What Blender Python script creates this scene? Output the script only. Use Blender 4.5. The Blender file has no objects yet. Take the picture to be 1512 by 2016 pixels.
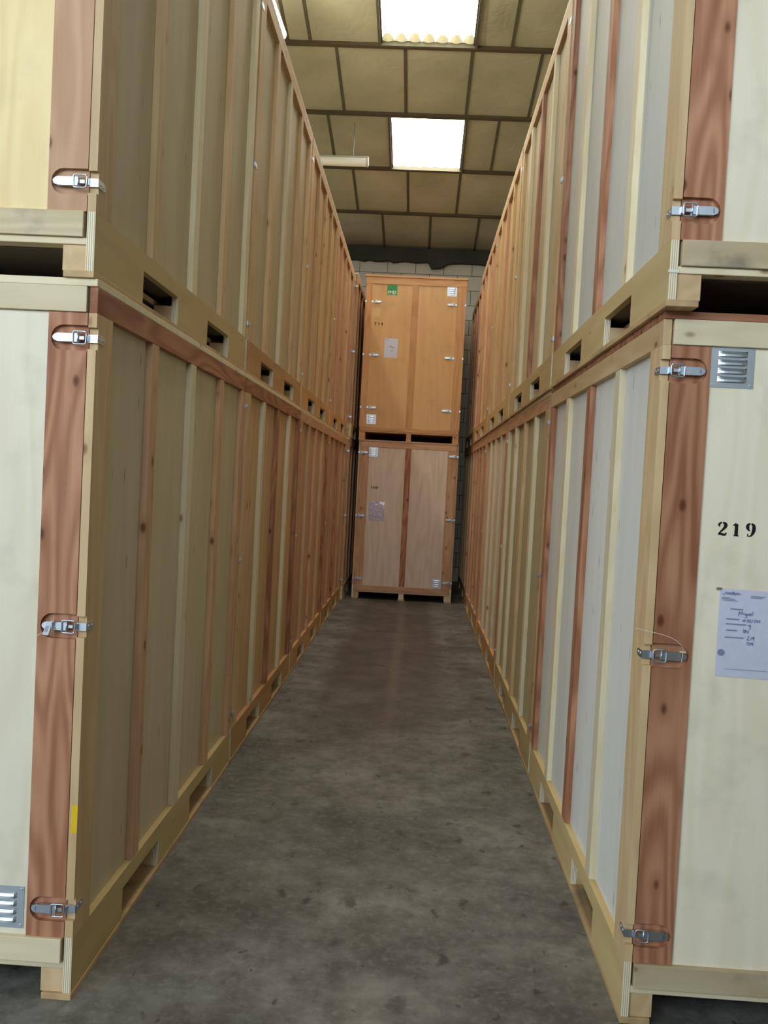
import bpy, bmesh, math, random
from mathutils import Vector, Matrix

random.seed(7)
SC = bpy.context.scene
COL = SC.collection

# ------------------------------------------------------------------ camera
CAM_POS = Vector((0.0, 0.0, 1.8157))
PITCH, ROLL, YAW = -0.0363, 0.0521, -0.0383
cy, sy, cp, sp, cr, sr = math.cos(YAW), math.sin(YAW), math.cos(PITCH), math.sin(PITCH), math.cos(ROLL), math.sin(ROLL)
fwd = Vector((sy*cp, cy*cp, sp)); rgt = Vector((cy, -sy, 0)); upv = rgt.cross(fwd)
r2 = rgt*cr + upv*sr; u2 = upv*cr - rgt*sr
cam = bpy.data.cameras.new('camera')
cam.sensor_fit = 'VERTICAL'; cam.sensor_height = 24.0; cam.lens = 1682.6*24/2016
cam.clip_start = 0.05; cam.clip_end = 200
co = bpy.data.objects.new('camera', cam); COL.objects.link(co)
m = Matrix((r2, u2, -fwd)).transposed().to_4x4(); m.translation = CAM_POS
co.matrix_world = m
SC.camera = co

# ------------------------------------------------------------------ world, lights, exposure
SC.view_settings.view_transform = 'Standard'
SC.view_settings.look = 'None'
SC.view_settings.gamma = 1.0
SC.view_settings.use_curve_mapping = False
SC.view_settings.exposure = 0.0
W = bpy.data.worlds.new('sky'); SC.world = W; W.use_nodes = True
bg = W.node_tree.nodes['Background']
# overcast sky above, pale yard below the horizon
_t = W.node_tree; _g = _t.nodes.new('ShaderNodeTexCoord'); _s = _t.nodes.new('ShaderNodeSeparateXYZ'); _r = _t.nodes.new('ShaderNodeValToRGB')
_t.links.new(_g.outputs['Generated'], _s.inputs[0]); _t.links.new(_s.outputs[2], _r.inputs[0]); _t.links.new(_r.outputs[0], bg.inputs['Color'])
_r.color_ramp.elements[0].position = 0.0; _r.color_ramp.elements[0].color = (0.20, 0.20, 0.19, 1)
_r.color_ramp.elements[1].position = 0.05; _r.color_ramp.elements[1].color = (0.76, 0.89, 1.0, 1)
for _p, _v in ((0.30, 1.0), (0.52, 0.42), (1.0, 0.30)):
    _e = _r.color_ramp.elements.new(_p); _e.color = (0.76*_v, 0.89*_v, 1.0*_v, 1)
bg.inputs['Strength'].default_value = 6.3
# openings in the front wall behind the camera: a door on the left, an added band above, both shaped for the light
OPENINGS = [(-12.6, -3.4, 0.0, 3.0), (-12.6, 1.4, 3.3, 7.2)]
for x0, x1, z0, z1 in OPENINGS:
    pl = bpy.data.lights.new('doorway_daylight', 'AREA'); pl.shape = 'RECTANGLE'
    pl.size = x1-x0; pl.size_y = z1-z0; pl.cycles.is_portal = True
    po = bpy.data.objects.new('doorway_daylight', pl); COL.objects.link(po)
    po.location = ((x0+x1)/2, -3.18, (z0+z1)/2); po.rotation_euler = (math.pi/2, 0, 0)
SKYLIGHT_POWER = 12.5
TUBE_POWER = 110.0

# ------------------------------------------------------------------ materials
def srgb(h):
    h = h.lstrip('#'); o = []
    for i in (0, 2, 4):
        c = int(h[i:i+2], 16)/255
        o.append(c/12.92 if c <= 0.04045 else ((c+0.055)/1.055)**2.4)
    return (o[0], o[1], o[2], 1)

class N:
    def __init__(s, name):
        s.m = bpy.data.materials.new(name); s.m.use_nodes = True
        s.t = s.m.node_tree; s.b = s.t.nodes['Principled BSDF']
    def n(s, typ, **kw):
        nd = s.t.nodes.new(typ)
        for k, v in kw.items():
            if k.startswith('i_'):
                key = k[2:]; key = int(key) if key.isdigit() else key.replace('_', ' ')
                nd.inputs[key].default_value = v
            else: setattr(nd, k, v)
        return nd
    def l(s, a, b): s.t.links.new(a, b)
    def math(s, op, a, b=None, clamp=False):
        nd = s.n('ShaderNodeMath', operation=op); nd.use_clamp = clamp
        for i, v in enumerate((a, b)):
            if v is None: continue
            if isinstance(v, (int, float)): nd.inputs[i].default_value = v
            else: s.l(v, nd.inputs[i])
        return nd.outputs[0]
    def mix(s, f, a, b, mode='MIX'):
        nd = s.n('ShaderNodeMix', data_type='RGBA', blend_type=mode)
        for i, v in ((0, f), (6, a), (7, b)):
            if isinstance(v, (int, float)): nd.inputs[i].default_value = v
            elif isinstance(v, tuple): nd.inputs[i].default_value = v
            else: s.l(v, nd.inputs[i])
        return nd.outputs[2]
    def ramp(s, f, p0, p1, c0=(0,0,0,1), c1=(1,1,1,1)):
        nd = s.n('ShaderNodeValToRGB'); e = nd.color_ramp.elements
        e[0].position, e[1].position = p0, p1; e[0].color, e[1].color = c0, c1
        s.l(f, nd.inputs[0]); return nd.outputs[0]

_wc = {}
def wood(c1, c2, axis='Z', ring=9.0, knots=0.3, grain=0.5, rough=0.62, flecks=0.0, stain=0.0, edge=False, thin=None):
    """planed timber or plywood: growth rings, fine grain, knots, flecks, grey handling stains"""
    key = (c1, c2, axis, ring, knots, grain, flecks, stain, edge, thin)
    if key in _wc: return _wc[key]
    q = N('wood_%d' % len(_wc))
    tc = q.n('ShaderNodeTexCoord'); oi = q.n('ShaderNodeObjectInfo')
    sc = q.n('ShaderNodeVectorMath', operation='SCALE'); sc.inputs[0].default_value = (17.3, 11.7, 23.1)
    q.l(oi.outputs['Random'], sc.inputs['Scale'])
    add = q.n('ShaderNodeVectorMath', operation='ADD')
    q.l(tc.outputs['Object'], add.inputs[0]); q.l(sc.outputs[0], add.inputs[1])
    P = add.outputs[0]
    def mp(across, along, board=False):
        v = list({'X': (along, across, across), 'Y': (across, along, across), 'Z': (across, across, along)}[axis])
        if board and thin: v['XYZ'.index(thin)] *= 0.25      # knots run through the thickness of the board
        nd = q.n('ShaderNodeMapping'); nd.inputs['Scale'].default_value = v; q.l(P, nd.inputs['Vector']); return nd.outputs[0]
    n1 = q.n('ShaderNodeTexNoise'); n1.inputs['Scale'].default_value = 1.0; n1.inputs['Detail'].default_value = 1.5
    n1.inputs['Roughness'].default_value = 0.4; q.l(mp(7.0, 0.9), n1.inputs['Vector'])
    rings = q.math('MULTIPLY_ADD', q.math('SINE', q.math('MULTIPLY', n1.outputs['Fac'], ring*6.2832)), 0.5)
    rings.node.inputs[2].default_value = 0.5
    n2 = q.n('ShaderNodeTexNoise'); n2.inputs['Scale'].default_value = 1.0; n2.inputs['Detail'].default_value = 3
    q.l(mp(160.0, 3.0), n2.inputs['Vector'])
    n3 = q.n('ShaderNodeTexNoise'); n3.inputs['Scale'].default_value = 1.0; n3.inputs['Detail'].default_value = 2
    q.l(mp(9.0, 1.1), n3.inputs['Vector'])
    f = q.math('MULTIPLY', rings, 0.55*grain)
    f = q.math('ADD', f, q.math('MULTIPLY', n2.outputs['Fac'], 0.35*grain))
    f = q.math('ADD', f, q.math('MULTIPLY', q.math('SUBTRACT', n3.outputs['Fac'], 0.5), 0.9*grain), True)
    colr = q.mix(f, srgb(c1), srgb(c2))
    # board-to-board tone
    tone = q.math('MULTIPLY_ADD', oi.outputs['Random'], 0.22); tone.node.inputs[2].default_value = 0.89
    hs = q.n('ShaderNodeHueSaturation'); q.l(tone, hs.inputs['Value']); q.l(colr, hs.inputs['Color']); colr = hs.outputs[0]
    if knots > 0:
        vo = q.n('ShaderNodeTexVoronoi', feature='F1'); vo.inputs['Scale'].default_value = 1.0
        q.l(mp(10.0, 5.4, True), vo.inputs['Vector'])
        sepc = q.n('ShaderNodeSeparateColor'); q.l(vo.outputs['Color'], sepc.inputs[0])
        gate = q.math('LESS_THAN', sepc.outputs[0], knots)
        core = q.ramp(vo.outputs['Distance'], 0.07, 0.15, (1,1,1,1), (0,0,0,1))
        halo = q.ramp(vo.outputs['Distance'], 0.10, 0.36, (1,1,1,1), (0,0,0,1))
        dk = tuple(c*0.34*w for c, w in zip(srgb(c2)[:3], (1.0, .72, .55))) + (1,)
        colr = q.mix(q.math('MULTIPLY', q.math('MULTIPLY', halo, gate), 0.45), colr, srgb(c2))
        colr = q.mix(q.math('MULTIPLY', q.math('MULTIPLY', core, gate), 0.85), colr, dk)
    if flecks > 0:
        vf = q.n('ShaderNodeTexVoronoi', feature='F1'); vf.inputs['Scale'].default_value = 1.0
        q.l(mp(15.0, 3.4), vf.inputs['Vector'])
        sf = q.n('ShaderNodeSeparateColor'); q.l(vf.outputs['Color'], sf.inputs[0])
        fl = q.math('MULTIPLY', q.ramp(vf.outputs['Distance'], 0.05, 0.13, (1,1,1,1), (0,0,0,1)), q.math('LESS_THAN', sf.outputs[1], flecks))
        colr = q.mix(q.math('MULTIPLY', fl, 0.55), colr, tuple(c*0.30 for c in srgb(c2)[:3]) + (1,))
    if stain > 0:
        n4 = q.n('ShaderNodeTexNoise'); n4.inputs['Scale'].default_value = 5.0; n4.inputs['Detail'].default_value = 5
        q.l(P, n4.inputs['Vector'])
        colr = q.mix(q.math('MULTIPLY', q.ramp(n4.outputs['Fac'], 0.55, 0.72), stain), colr, srgb('#6f6c62'))
    if edge:  # layered plies on the cut ends
        ge = q.n('ShaderNodeNewGeometry'); sx = q.n('ShaderNodeSeparateXYZ'); q.l(ge.outputs['Normal'], sx.inputs[0])
        isend = q.math('GREATER_THAN', q.math('ABSOLUTE', sx.outputs[1]), 0.7)
        so = q.n('ShaderNodeSeparateXYZ'); q.l(tc.outputs['Object'], so.inputs[0])
        st = q.math('SINE', q.math('MULTIPLY', so.outputs[0], 6.2832/0.0068))
        pe = q.mix(q.ramp(st, 0.35, 0.6), srgb('#efe6cc'), srgb('#b8a27a'))
        colr = q.mix(isend, colr, pe)
    q.l(colr, q.b.inputs['Base Color'])
    q.b.inputs['Roughness'].default_value = rough
    q.b.inputs['Specular IOR Level'].default_value = 0.3
    bp = q.n('ShaderNodeBump'); bp.inputs['Strength'].default_value = 0.12; bp.inputs['Distance'].default_value = 0.002
    q.l(n2.outputs['Fac'], bp.inputs['Height']); q.l(bp.outputs[0], q.b.inputs['Normal'])
    _wc[key] = q.m
    return q.m

def flat(name, hexc, rough=0.5, metal=0.0, spec=0.5):
    q = N(name); q.b.inputs['Base Color'].default_value = srgb(hexc)
    n = q.n('ShaderNodeTexNoise'); n.inputs['Scale'].default_value = 40; n.inputs['Detail'].default_value = 3
    tc = q.n('ShaderNodeTexCoord'); q.l(tc.outputs['Object'], n.inputs['Vector'])
    c = srgb(hexc); d = tuple(v*0.86 for v in c[:3]) + (1,)
    q.l(q.mix(n.outputs['Fac'], c, d), q.b.inputs['Base Color'])
    q.b.inputs['Roughness'].default_value = rough; q.b.inputs['Metallic'].default_value = metal
    q.b.inputs['Specular IOR Level'].default_value = spec
    return q.m

# palette: (light, dark)
PALE  = ('#e4d8b8', '#cfbc92')     # fresh spruce
TAN   = ('#d5b98f', '#b89468')     # pine
PEACH = ('#d2ab88', '#b08462')     # warm pine
RED   = ('#c18d6d', '#935e43')     # douglas fir heartwood
def pale(a):  return wood(*PALE, axis=a, ring=6, knots=0.40, grain=0.55)
def tan(a):   return wood(*TAN, axis=a, ring=6, knots=0.50, grain=0.6)
def peach(a): return wood(*PEACH, axis=a, ring=6, knots=0.50, grain=0.7)
def red(a):   return wood(*RED, axis=a, ring=8, knots=0.75, grain=1.15)
def dirty(a): return wood('#cfc0a0', '#a8926c', axis=a, ring=6, knots=0.5, grain=0.6, stain=0.75)
TIMB = {'d': dirty, 'p': pale, 't': tan, 'k': peach, 'r': red}
PLY_CREAM = wood('#f1e9d3', '#e2d3ae', ring=5, knots=0.0, grain=0.5, stain=0.16)
PLY_WARM  = wood('#e8d3a2', '#d4b67c', ring=5, knots=0.05, grain=0.6, stain=0.12)
PLY_GREY  = wood('#dfdfd8', '#cbc9bf', ring=3, knots=0.0, grain=0.35, flecks=0.55)
PLY_OLIVE = wood('#cbbd9c', '#b2a27e', ring=3, knots=0.0, grain=0.4, flecks=0.30)
PLY_TAN   = wood('#d0b28a', '#b6926a', ring=4, knots=0.03, grain=0.6, flecks=0.10)
PLY_PEACH = wood('#d2ab8a', '#b78a68', ring=4, knots=0.05, grain=0.6, flecks=0.12)
PLY_PINK  = wood('#e4d3c2', '#ccb5a1', ring=4, knots=0.0, grain=0.7, flecks=0.10)
PLY_GOLD  = wood('#dcb380', '#ca9b66', ring=3, knots=0.0, grain=0.5, stain=0.15)
GOLD_Z = wood('#d6a676', '#b88354', axis='Z', ring=6, knots=0.30, grain=0.7)
GOLD_X = wood('#d6a676', '#b88354', axis='X', ring=6, knots=0.20, grain=0.7)
SKIRT = wood('#cdb684', '#b39762', axis='Y', ring=3, knots=0.0, grain=0.5, flecks=0.20, edge=True)
SKIRT_T = wood('#c8a06e', '#a97c4c', axis='Y', ring=3, knots=0.0, grain=0.5, flecks=0.12, edge=True)
DIRTY = wood('#c9ab7e', '#a3835a', axis='Y', ring=5, knots=0.1, grain=0.7, stain=0.6)
INSIDE = wood('#8d7a5c', '#75624a', axis='X', ring=4, knots=0.0, grain=0.5)
STEEL = flat('zinc_steel', '#d6e2ee', rough=0.38, metal=1.0)
ALU = flat('louvre_steel', '#dbe6f0', rough=0.42, metal=1.0)
SCREW = flat('dark_steel', '#7c828a', rough=0.4, metal=1.0)
DECK_SHADE = flat('deck_shade', '#544c40', rough=0.6)  # dark colour standing in for the shade inside the fork openings
PAPER = flat('paper', '#d9dcf0', rough=0.7)
PLASTIC = flat('seal_plastic', '#dfe4ee', rough=0.45)
WIRE = flat('seal_cord', '#e8dcc8', rough=0.6)
INK = flat('stencil_ink', '#23211f', rough=0.8, spec=0.2)
PRINT = flat('grey_print', '#8a90b4', rough=0.8)
BALL = flat('pen_ink', '#6a73a6', rough=0.8)
GREEN = flat('green_vinyl', '#1e9a52', rough=0.5)
WHITE = flat('white_vinyl', '#e6ead8', rough=0.5)
YELLOW = flat('yellow_sticker', '#f0c91e', rough=0.5)
PATCH = flat('faded_label_patch', '#e2c48e', rough=0.7)

# ------------------------------------------------------------------ mesh helpers
class B:
    def __init__(s): s.bm = bmesh.new()
    def box(s, x0, x1, y0, y1, z0, z1):
        x0, x1 = sorted((x0, x1)); y0, y1 = sorted((y0, y1)); z0, z1 = sorted((z0, z1))
        v = [s.bm.verts.new(p) for p in ((x0,y0,z0),(x1,y0,z0),(x1,y1,z0),(x0,y1,z0),(x0,y0,z1),(x1,y0,z1),(x1,y1,z1),(x0,y1,z1))]
        for f in ((0,3,2,1),(4,5,6,7),(0,1,5,4),(1,2,6,5),(2,3,7,6),(3,0,4,7)): s.bm.faces.new([v[i] for i in f])
        return s
    def prism(s, pts, axis, lo, hi):
        """polygon pts (two coords) extruded along axis"""
        def P(p, h): return {'X': (h, p[0], p[1]), 'Y': (p[0], h, p[1]), 'Z': (p[0], p[1], h)}[axis]
        a = [s.bm.verts.new(P(p, lo)) for p in pts]; b = [s.bm.verts.new(P(p, hi)) for p in pts]
        n = len(pts)
        s.bm.faces.new(a); s.bm.faces.new(b[::-1])
        for i in range(n): s.bm.faces.new((a[i], a[(i+1) % n], b[(i+1) % n], b[i]))
        return s
    def tube(s, pts, r, n=8, closed=False):
        pts = [Vector(p) for p in pts]; rings = []; k = len(pts)
        for i, p in enumerate(pts):
            if closed: d = pts[(i+1) % k]-pts[i-1]
            else: d = pts[min(i+1, k-1)]-pts[max(i-1, 0)]
            d.normalize(); a = d.orthogonal().normalized() if abs(d.z) > .99 else Vector((0,0,1)).cross(d).normalized()
            b = d.cross(a)
            rings.append([s.bm.verts.new(p+(a*math.cos(t)+b*math.sin(t))*r) for t in [6.28318*j/n for j in range(n)]])
        for i in range(k if closed else k-1):
            A, C = rings[i], rings[(i+1) % k]
            for j in range(n): s.bm.faces.new((A[j], A[(j+1) % n], C[(j+1) % n], C[j]))
        if not closed:
            s.bm.faces.new(rings[0][::-1]); s.bm.faces.new(rings[-1])
        return s
    def mesh(s, name, mat, bev=0.0, off=(0,0,0), smooth=False):
        bmesh.ops.recalc_face_normals(s.bm, faces=s.bm.faces[:])
        if bev > 0:
            bmesh.ops.bevel(s.bm, geom=s.bm.edges[:], offset=bev, segments=1, affect='EDGES', clamp_overlap=True)
        if off != (0,0,0): bmesh.ops.translate(s.bm, verts=s.bm.verts[:], vec=off)
        me = bpy.data.meshes.new(name); s.bm.to_mesh(me); s.bm.free(); me.materials.append(mat)
        if smooth:
            for p in me.polygons: p.use_smooth = True
        return me
    def obj(s, name, mat, parent=None, bev=0.0, off=(0,0,0), smooth=False):
        return link(name, s.mesh(name, mat, bev, off, smooth), parent)

def link(name, me, parent=None, loc=(0,0,0)):
    o = bpy.data.objects.new(name, me); COL.objects.link(o); o.parent = parent; o.location = loc
    return o
def thing(name, label, cat, loc, group=None, rz=0):
    o = bpy.data.objects.new(name, None); COL.objects.link(o); o.location = loc; o.rotation_euler = (0, 0, rz)
    o.empty_display_size = 0.1
    o['label'] = label; o['category'] = cat
    if group: o['group'] = group
    return o
def structure(o): o['kind'] = 'structure'; return o

def cut(me, cutter):
    """me minus cutter, through an exact boolean"""
    a = bpy.data.objects.new('a', me); b = bpy.data.objects.new('b', cutter)
    COL.objects.link(a); COL.objects.link(b)
    md = a.modifiers.new('b', 'BOOLEAN'); md.operation = 'DIFFERENCE'; md.object = b; md.solver = 'EXACT'
    dg = bpy.context.evaluated_depsgraph_get(); dg.update()
    r = bpy.data.meshes.new_from_object(a.evaluated_get(dg)); 
    mats = list(me.materials)
    bpy.data.objects.remove(a); bpy.data.objects.remove(b)
    r.materials.clear()
    for mt in mats: r.materials.append(mt)
    for p in r.polygons: p.material_index = 0
    return r

# ------------------------------------------------------------------ stroke lettering
def smooth_path(pts, n=7):
    """Catmull-Rom over (x, y, w)"""
    P = [pts[0]] + list(pts) + [pts[-1]]; out = []
    for i in range(1, len(P)-2):
        for k in range(n):
            t = k/n; o = []
            for c in range(3):
                a, b, d, e = P[i-1][c], P[i][c], P[i+1][c], P[i+2][c]
                o.append(.5*((2*b)+(-a+d)*t+(2*a-5*b+4*d-e)*t*t+(-a+3*b-3*d+e)*t**3))
            out.append(tuple(o))
    out.append(tuple(pts[-1])); return out
def ribbon(bm, path, org, sx, sz, y=0.0, smooth=True, sgn=1):
    p = smooth_path(path) if smooth and len(path) > 2 else path
    L, Rr = [], []
    for i, (x, z, w) in enumerate(p):
        a = p[max(i-1, 0)]; b = p[min(i+1, len(p)-1)]
        dx, dz = (b[0]-a[0])*sx, (b[1]-a[1])*sz; l = math.hypot(dx, dz) or 1
        nx, nz = -dz/l*w*sz, dx/l*w*sz
        L.append(bm.verts.new((org[0]+x*sx+nx, y, org[1]+z*sz+nz))); Rr.append(bm.verts.new((org[0]+x*sx-nx, y, org[1]+z*sz-nz)))
    for i in range(len(p)-1): bm.faces.new((L[i], L[i+1], Rr[i+1], Rr[i]))
S = {  # stencil numerals, strokes of (x, z, half width) in a unit-high cell
 '2': [[(.06,.70,.07),(.12,.86,.07),(.27,.96,.05)], [(.36,.96,.06),(.54,.84,.12),(.55,.68,.12),(.40,.46,.08),(.24,.30,.06),(.08,.10,.05)],
       [(.06,.09,.06),(.22,.12,.08),(.44,.07,.09),(.58,.10,.07),(.62,.24,.03)], [(.10,.72,.09),(.16,.72,.09)]],
 '1': [[(.32,.0,.13),(.32,.90,.12)], [(.08,.76,.04),(.30,.92,.06)], [(.12,.03,.035),(.52,.03,.035)]],
 '9': [[(.28,.97,.05),(.12,.86,.10),(.10,.68,.12),(.18,.50,.07),(.28,.46,.04)], [(.36,.97,.05),(.52,.84,.11),(.56,.62,.13),(.52,.36,.12),(.40,.12,.07),(.26,.03,.04)],
       [(.10,.14,.08),(.17,.13,.08)], [(.10,.08,.04),(.22,.02,.04)]],
 '5': [[(.12,.96,.05),(.50,.93,.07)], [(.12,.90,.04),(.10,.58,.05)], [(.14,.56,.05),(.34,.60,.08),(.52,.44,.12),(.50,.18,.12),(.34,.03,.05)], [(.08,.14,.09),(.20,.04,.05)]],
 '4': [[(.40,.0,.12),(.40,.94,.10)], [(.04,.26,.05),(.32,.90,.05)], [(.04,.26,.06),(.28,.26,.06)], [(.50,.26,.06),(.60,.26,.06)]],
 '6': [[(.30,.97,.04),(.16,.86,.08),(.08,.55,.12),(.10,.25,.12),(.26,.03,.05)], [(.32,.58,.04),(.50,.46,.10),(.52,.22,.12),(.36,.03,.05)], [(.48,.88,.07),(.55,.86,.07)]],
 '0': [[(.28,.97,.04),(.10,.78,.10),(.06,.50,.13),(.10,.22,.10),(.28,.03,.04)], [(.36,.97,.04),(.54,.78,.10),(.58,.50,.13),(.54,.22,.10),(.36,.03,.04)]],
}
def stencil(text, x, z, h, pitch, y, parent, off, name='stencil_numeral'):
    for i, ch in enumerate(text):
        bm = bmesh.new()
        for st in S[ch]: ribbon(bm, st, (x+i*pitch, z), h*1.0, h, y)
        me = bpy.data.meshes.new(name)
        bmesh.ops.translate(bm, verts=bm.verts[:], vec=off)
        ret = bmesh.ops.extrude_face_region(bm, geom=bm.faces[:])
        bmesh.ops.translate(bm, verts=[g for g in ret['geom'] if isinstance(g, bmesh.types.BMVert)], vec=(0, -0.0006, 0))
        bmesh.ops.recalc_face_normals(bm, faces=bm.faces[:])
        bm.to_mesh(me); bm.free(); me.materials.append(INK)
        o = link(name, me, parent); o['label'] = 'black stencilled numeral %s' % ch

# ------------------------------------------------------------------ building shell
WALL_Y = 15.98; ZC, KC = 9.003, 0.18
ROW0, ROWD = 10.555, 1.363
def zceil(y): return ZC - KC*y

def concrete_floor():
    q = N('stained_concrete'); tc = q.n('ShaderNodeTexCoord'); P = tc.outputs['Object']
    def noise(s, d=4, r=.55, mp=None):
        n = q.n('ShaderNodeTexNoise'); n.inputs['Scale'].default_value = s; n.inputs['Detail'].default_value = d; n.inputs['Roughness'].default_value = r
        if mp:
            mm = q.n('ShaderNodeMapping'); mm.inputs['Scale'].default_value = mp; q.l(P, mm.inputs['Vector']); q.l(mm.outputs[0], n.inputs['Vector'])
        else: q.l(P, n.inputs['Vector'])
        return n.outputs['Fac']
    c = q.mix(q.ramp(noise(1.3, 7, .66), .36, .62), srgb('#504e49'), srgb('#83827b'))
    c = q.mix(q.math('MULTIPLY', q.ramp(noise(6.5, 6, .7), .42, .66), .75), c, srgb('#43413c'))
    c = q.mix(q.math('MULTIPLY', q.ramp(noise(22, 5, .7), .5, .72), .45), c, srgb('#95948d'))
    # oil and rubber spots
    for s, th, amt, mpv in ((4.5, .40, .80, (1, .75, 1)), (9.0, .42, .80, (1, .6, 1)), (17.0, .35, .75, (1, .7, 1)), (2.2, .40, .40, (1, .5, 1))):
        mm = q.n('ShaderNodeMapping'); mm.inputs['Scale'].default_value = mpv
        wob = q.n('ShaderNodeTexNoise'); wob.inputs['Scale'].default_value = 14; wob.inputs['Detail'].default_value = 3; q.l(P, wob.inputs['Vector'])
        ad = q.n('ShaderNodeVectorMath', operation='MULTIPLY_ADD'); ad.inputs[1].default_value = (.12, .12, 0)
        q.l(wob.outputs['Color'], ad.inputs[0]); q.l(P, ad.inputs[2]); q.l(ad.outputs[0], mm.inputs['Vector'])
        v = q.n('ShaderNodeTexVoronoi'); v.inputs['Scale'].default_value = s; q.l(mm.outputs[0], v.inputs['Vector'])
        se = q.n('ShaderNodeSeparateColor'); q.l(v.outputs['Color'], se.inputs[0])
        g = q.math('LESS_THAN', se.outputs[0], th)
        k = q.math('MULTIPLY', q.ramp(v.outputs['Distance'], .07, .20, (1,1,1,1), (0,0,0,1)), g)
        c = q.mix(q.math('MULTIPLY', k, amt), c, srgb('#2b2823'))
    # worn pale track down the middle, brown dirt either side of it further in
    sx = q.n('ShaderNodeSeparateXYZ'); q.l(P, sx.inputs[0])
    nw = noise(2.5, 4)
    xx = q.math('ADD', sx.outputs[0], q.math('MULTIPLY', q.math('SUBTRACT', nw, .5), .10))
    far = q.math('MULTIPLY', q.ramp(q.math('DIVIDE', sx.outputs[1], 16.0), .33, .46), 1.0)
    brown = q.math('MULTIPLY', q.ramp(q.math('ABSOLUTE', q.math('ADD', xx, .22)), .42, .60, (1,1,1,1), (0,0,0,1)), far)
    c = q.mix(q.math('MULTIPLY', brown, .62), c, srgb('#43382d'))
    pale_ = q.math('MULTIPLY', q.ramp(q.math('ABSOLUTE', q.math('ADD', xx, .13)), .02, .07, (1,1,1,1), (0,0,0,1)), far)
    c = q.mix(q.math('MULTIPLY', pale_, .6), c, srgb('#6f685c'))
    q.l(c, q.b.inputs['Base Color'])
    rr = q.ramp(noise(3, 4), .3, .7, (.42,.42,.42,1), (.68,.68,.68,1)); q.l(rr, q.b.inputs['Roughness'])
    bp = q.n('ShaderNodeBump'); bp.inputs['Strength'].default_value = .15; bp.inputs['Distance'].default_value = .004
    q.l(noise(60, 4, .7), bp.inputs['Height']); q.l(bp.outputs[0], q.b.inputs['Normal'])
    return q.m
fl = B().box(-13, 9, -3.5, WALL_Y+.3, -.2, 0).obj('floor', concrete_floor()); structure(fl)

def block_wall():
    q = N('blockwork'); tc = q.n('ShaderNodeTexCoord'); P = tc.outputs['Object']
    mm = q.n('ShaderNodeMapping'); mm.inputs['Rotation'].default_value = (math.pi/2, 0, 0); q.l(P, mm.inputs['Vector'])
    br = q.n('ShaderNodeTexBrick'); br.inputs['Scale'].default_value = 1; br.offset = .5
    br.inputs['Brick Width'].default_value = .52; br.inputs['Row Height'].default_value = .27
    br.inputs['Mortar Size'].default_value = .006; br.inputs['Color1'].default_value = srgb('#dedacd'); br.inputs['Color2'].default_value = srgb('#cfccc0')
    br.inputs['Mortar'].default_value = srgb('#5d5c56'); q.l(mm.outputs[0], br.inputs['Vector'])
    n = q.n('ShaderNodeTexNoise'); n.inputs['Scale'].default_value = 2.2; n.inputs['Detail'].default_value = 6; q.l(P, n.inputs['Vector'])
    c = q.mix(q.math('MULTIPLY', q.ramp(n.outputs['Fac'], .45, .75), .4), br.outputs['Color'], srgb('#aaa89c'))
    q.l(c, q.b.inputs['Base Color']); q.b.inputs['Roughness'].default_value = .9
    return q.m
BLOCK = block_wall()
structure(B().box(-13, 9, WALL_Y, WALL_Y+.2, 0, zceil(WALL_Y)).obj('wall_back', BLOCK))
structure(B().box(-13.2, -13, -3.5, WALL_Y+.2, 0, 9.6).obj('wall_left', BLOCK))
structure(B().box(9, 9.2, -3.5, WALL_Y+.2, 0, 9.6).obj('wall_right', BLOCK))
wf = B()
wf.box(-13, -12.6, -3.4, -3.2, 0, 9.6).box(1.4, 9, -3.4, -3.2, 0, 9.6).box(-3.4, 1.4, -3.4, -3.2, 0, 3.3)
wf.box(-12.6, -3.4, -3.4, -3.2, 3.0, 3.3).box(-12.6, 1.4, -3.4, -3.2, 7.2, 9.6)
structure(wf.obj('wall_front', BLOCK))
# dark ring beam along the top of the back wall, its lower edge ragged with old insulation
def dark_beam_mat():
    q = N('dark_beam'); tc = q.n('ShaderNodeTexCoord')
    n = q.n('ShaderNodeTexNoise'); n.inputs['Scale'].default_value = 2.5; n.inputs['Detail'].default_value = 6; q.l(tc.outputs['Object'], n.inputs['Vector'])
    q.l(q.mix(n.outputs['Fac'], srgb('#24281f'), srgb('#4b4e44')), q.b.inputs['Base Color']); q.b.inputs['Roughness'].default_value = .85
    return q.m
DARKB = dark_beam_mat()
rag = []
rnd = random.Random(3)
x = -13.0
zb = 5.86
pts = [(-13, zceil(WALL_Y)-.03)]
while x < 9:
    d = rnd.uniform(-.018, .018)
    if -.12 < x < .22: d -= rnd.choice((0, .05, .10))
    pts.append((x, zb-.035*(x+1)*.0+d)); x += rnd.uniform(.06, .22)
pts += [(9, zb), (9, zceil(WALL_Y)-.03)]
structure(B().prism(pts, 'Y', WALL_Y-.16, WALL_Y+.02).obj('trim_1', DARKB))

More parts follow.
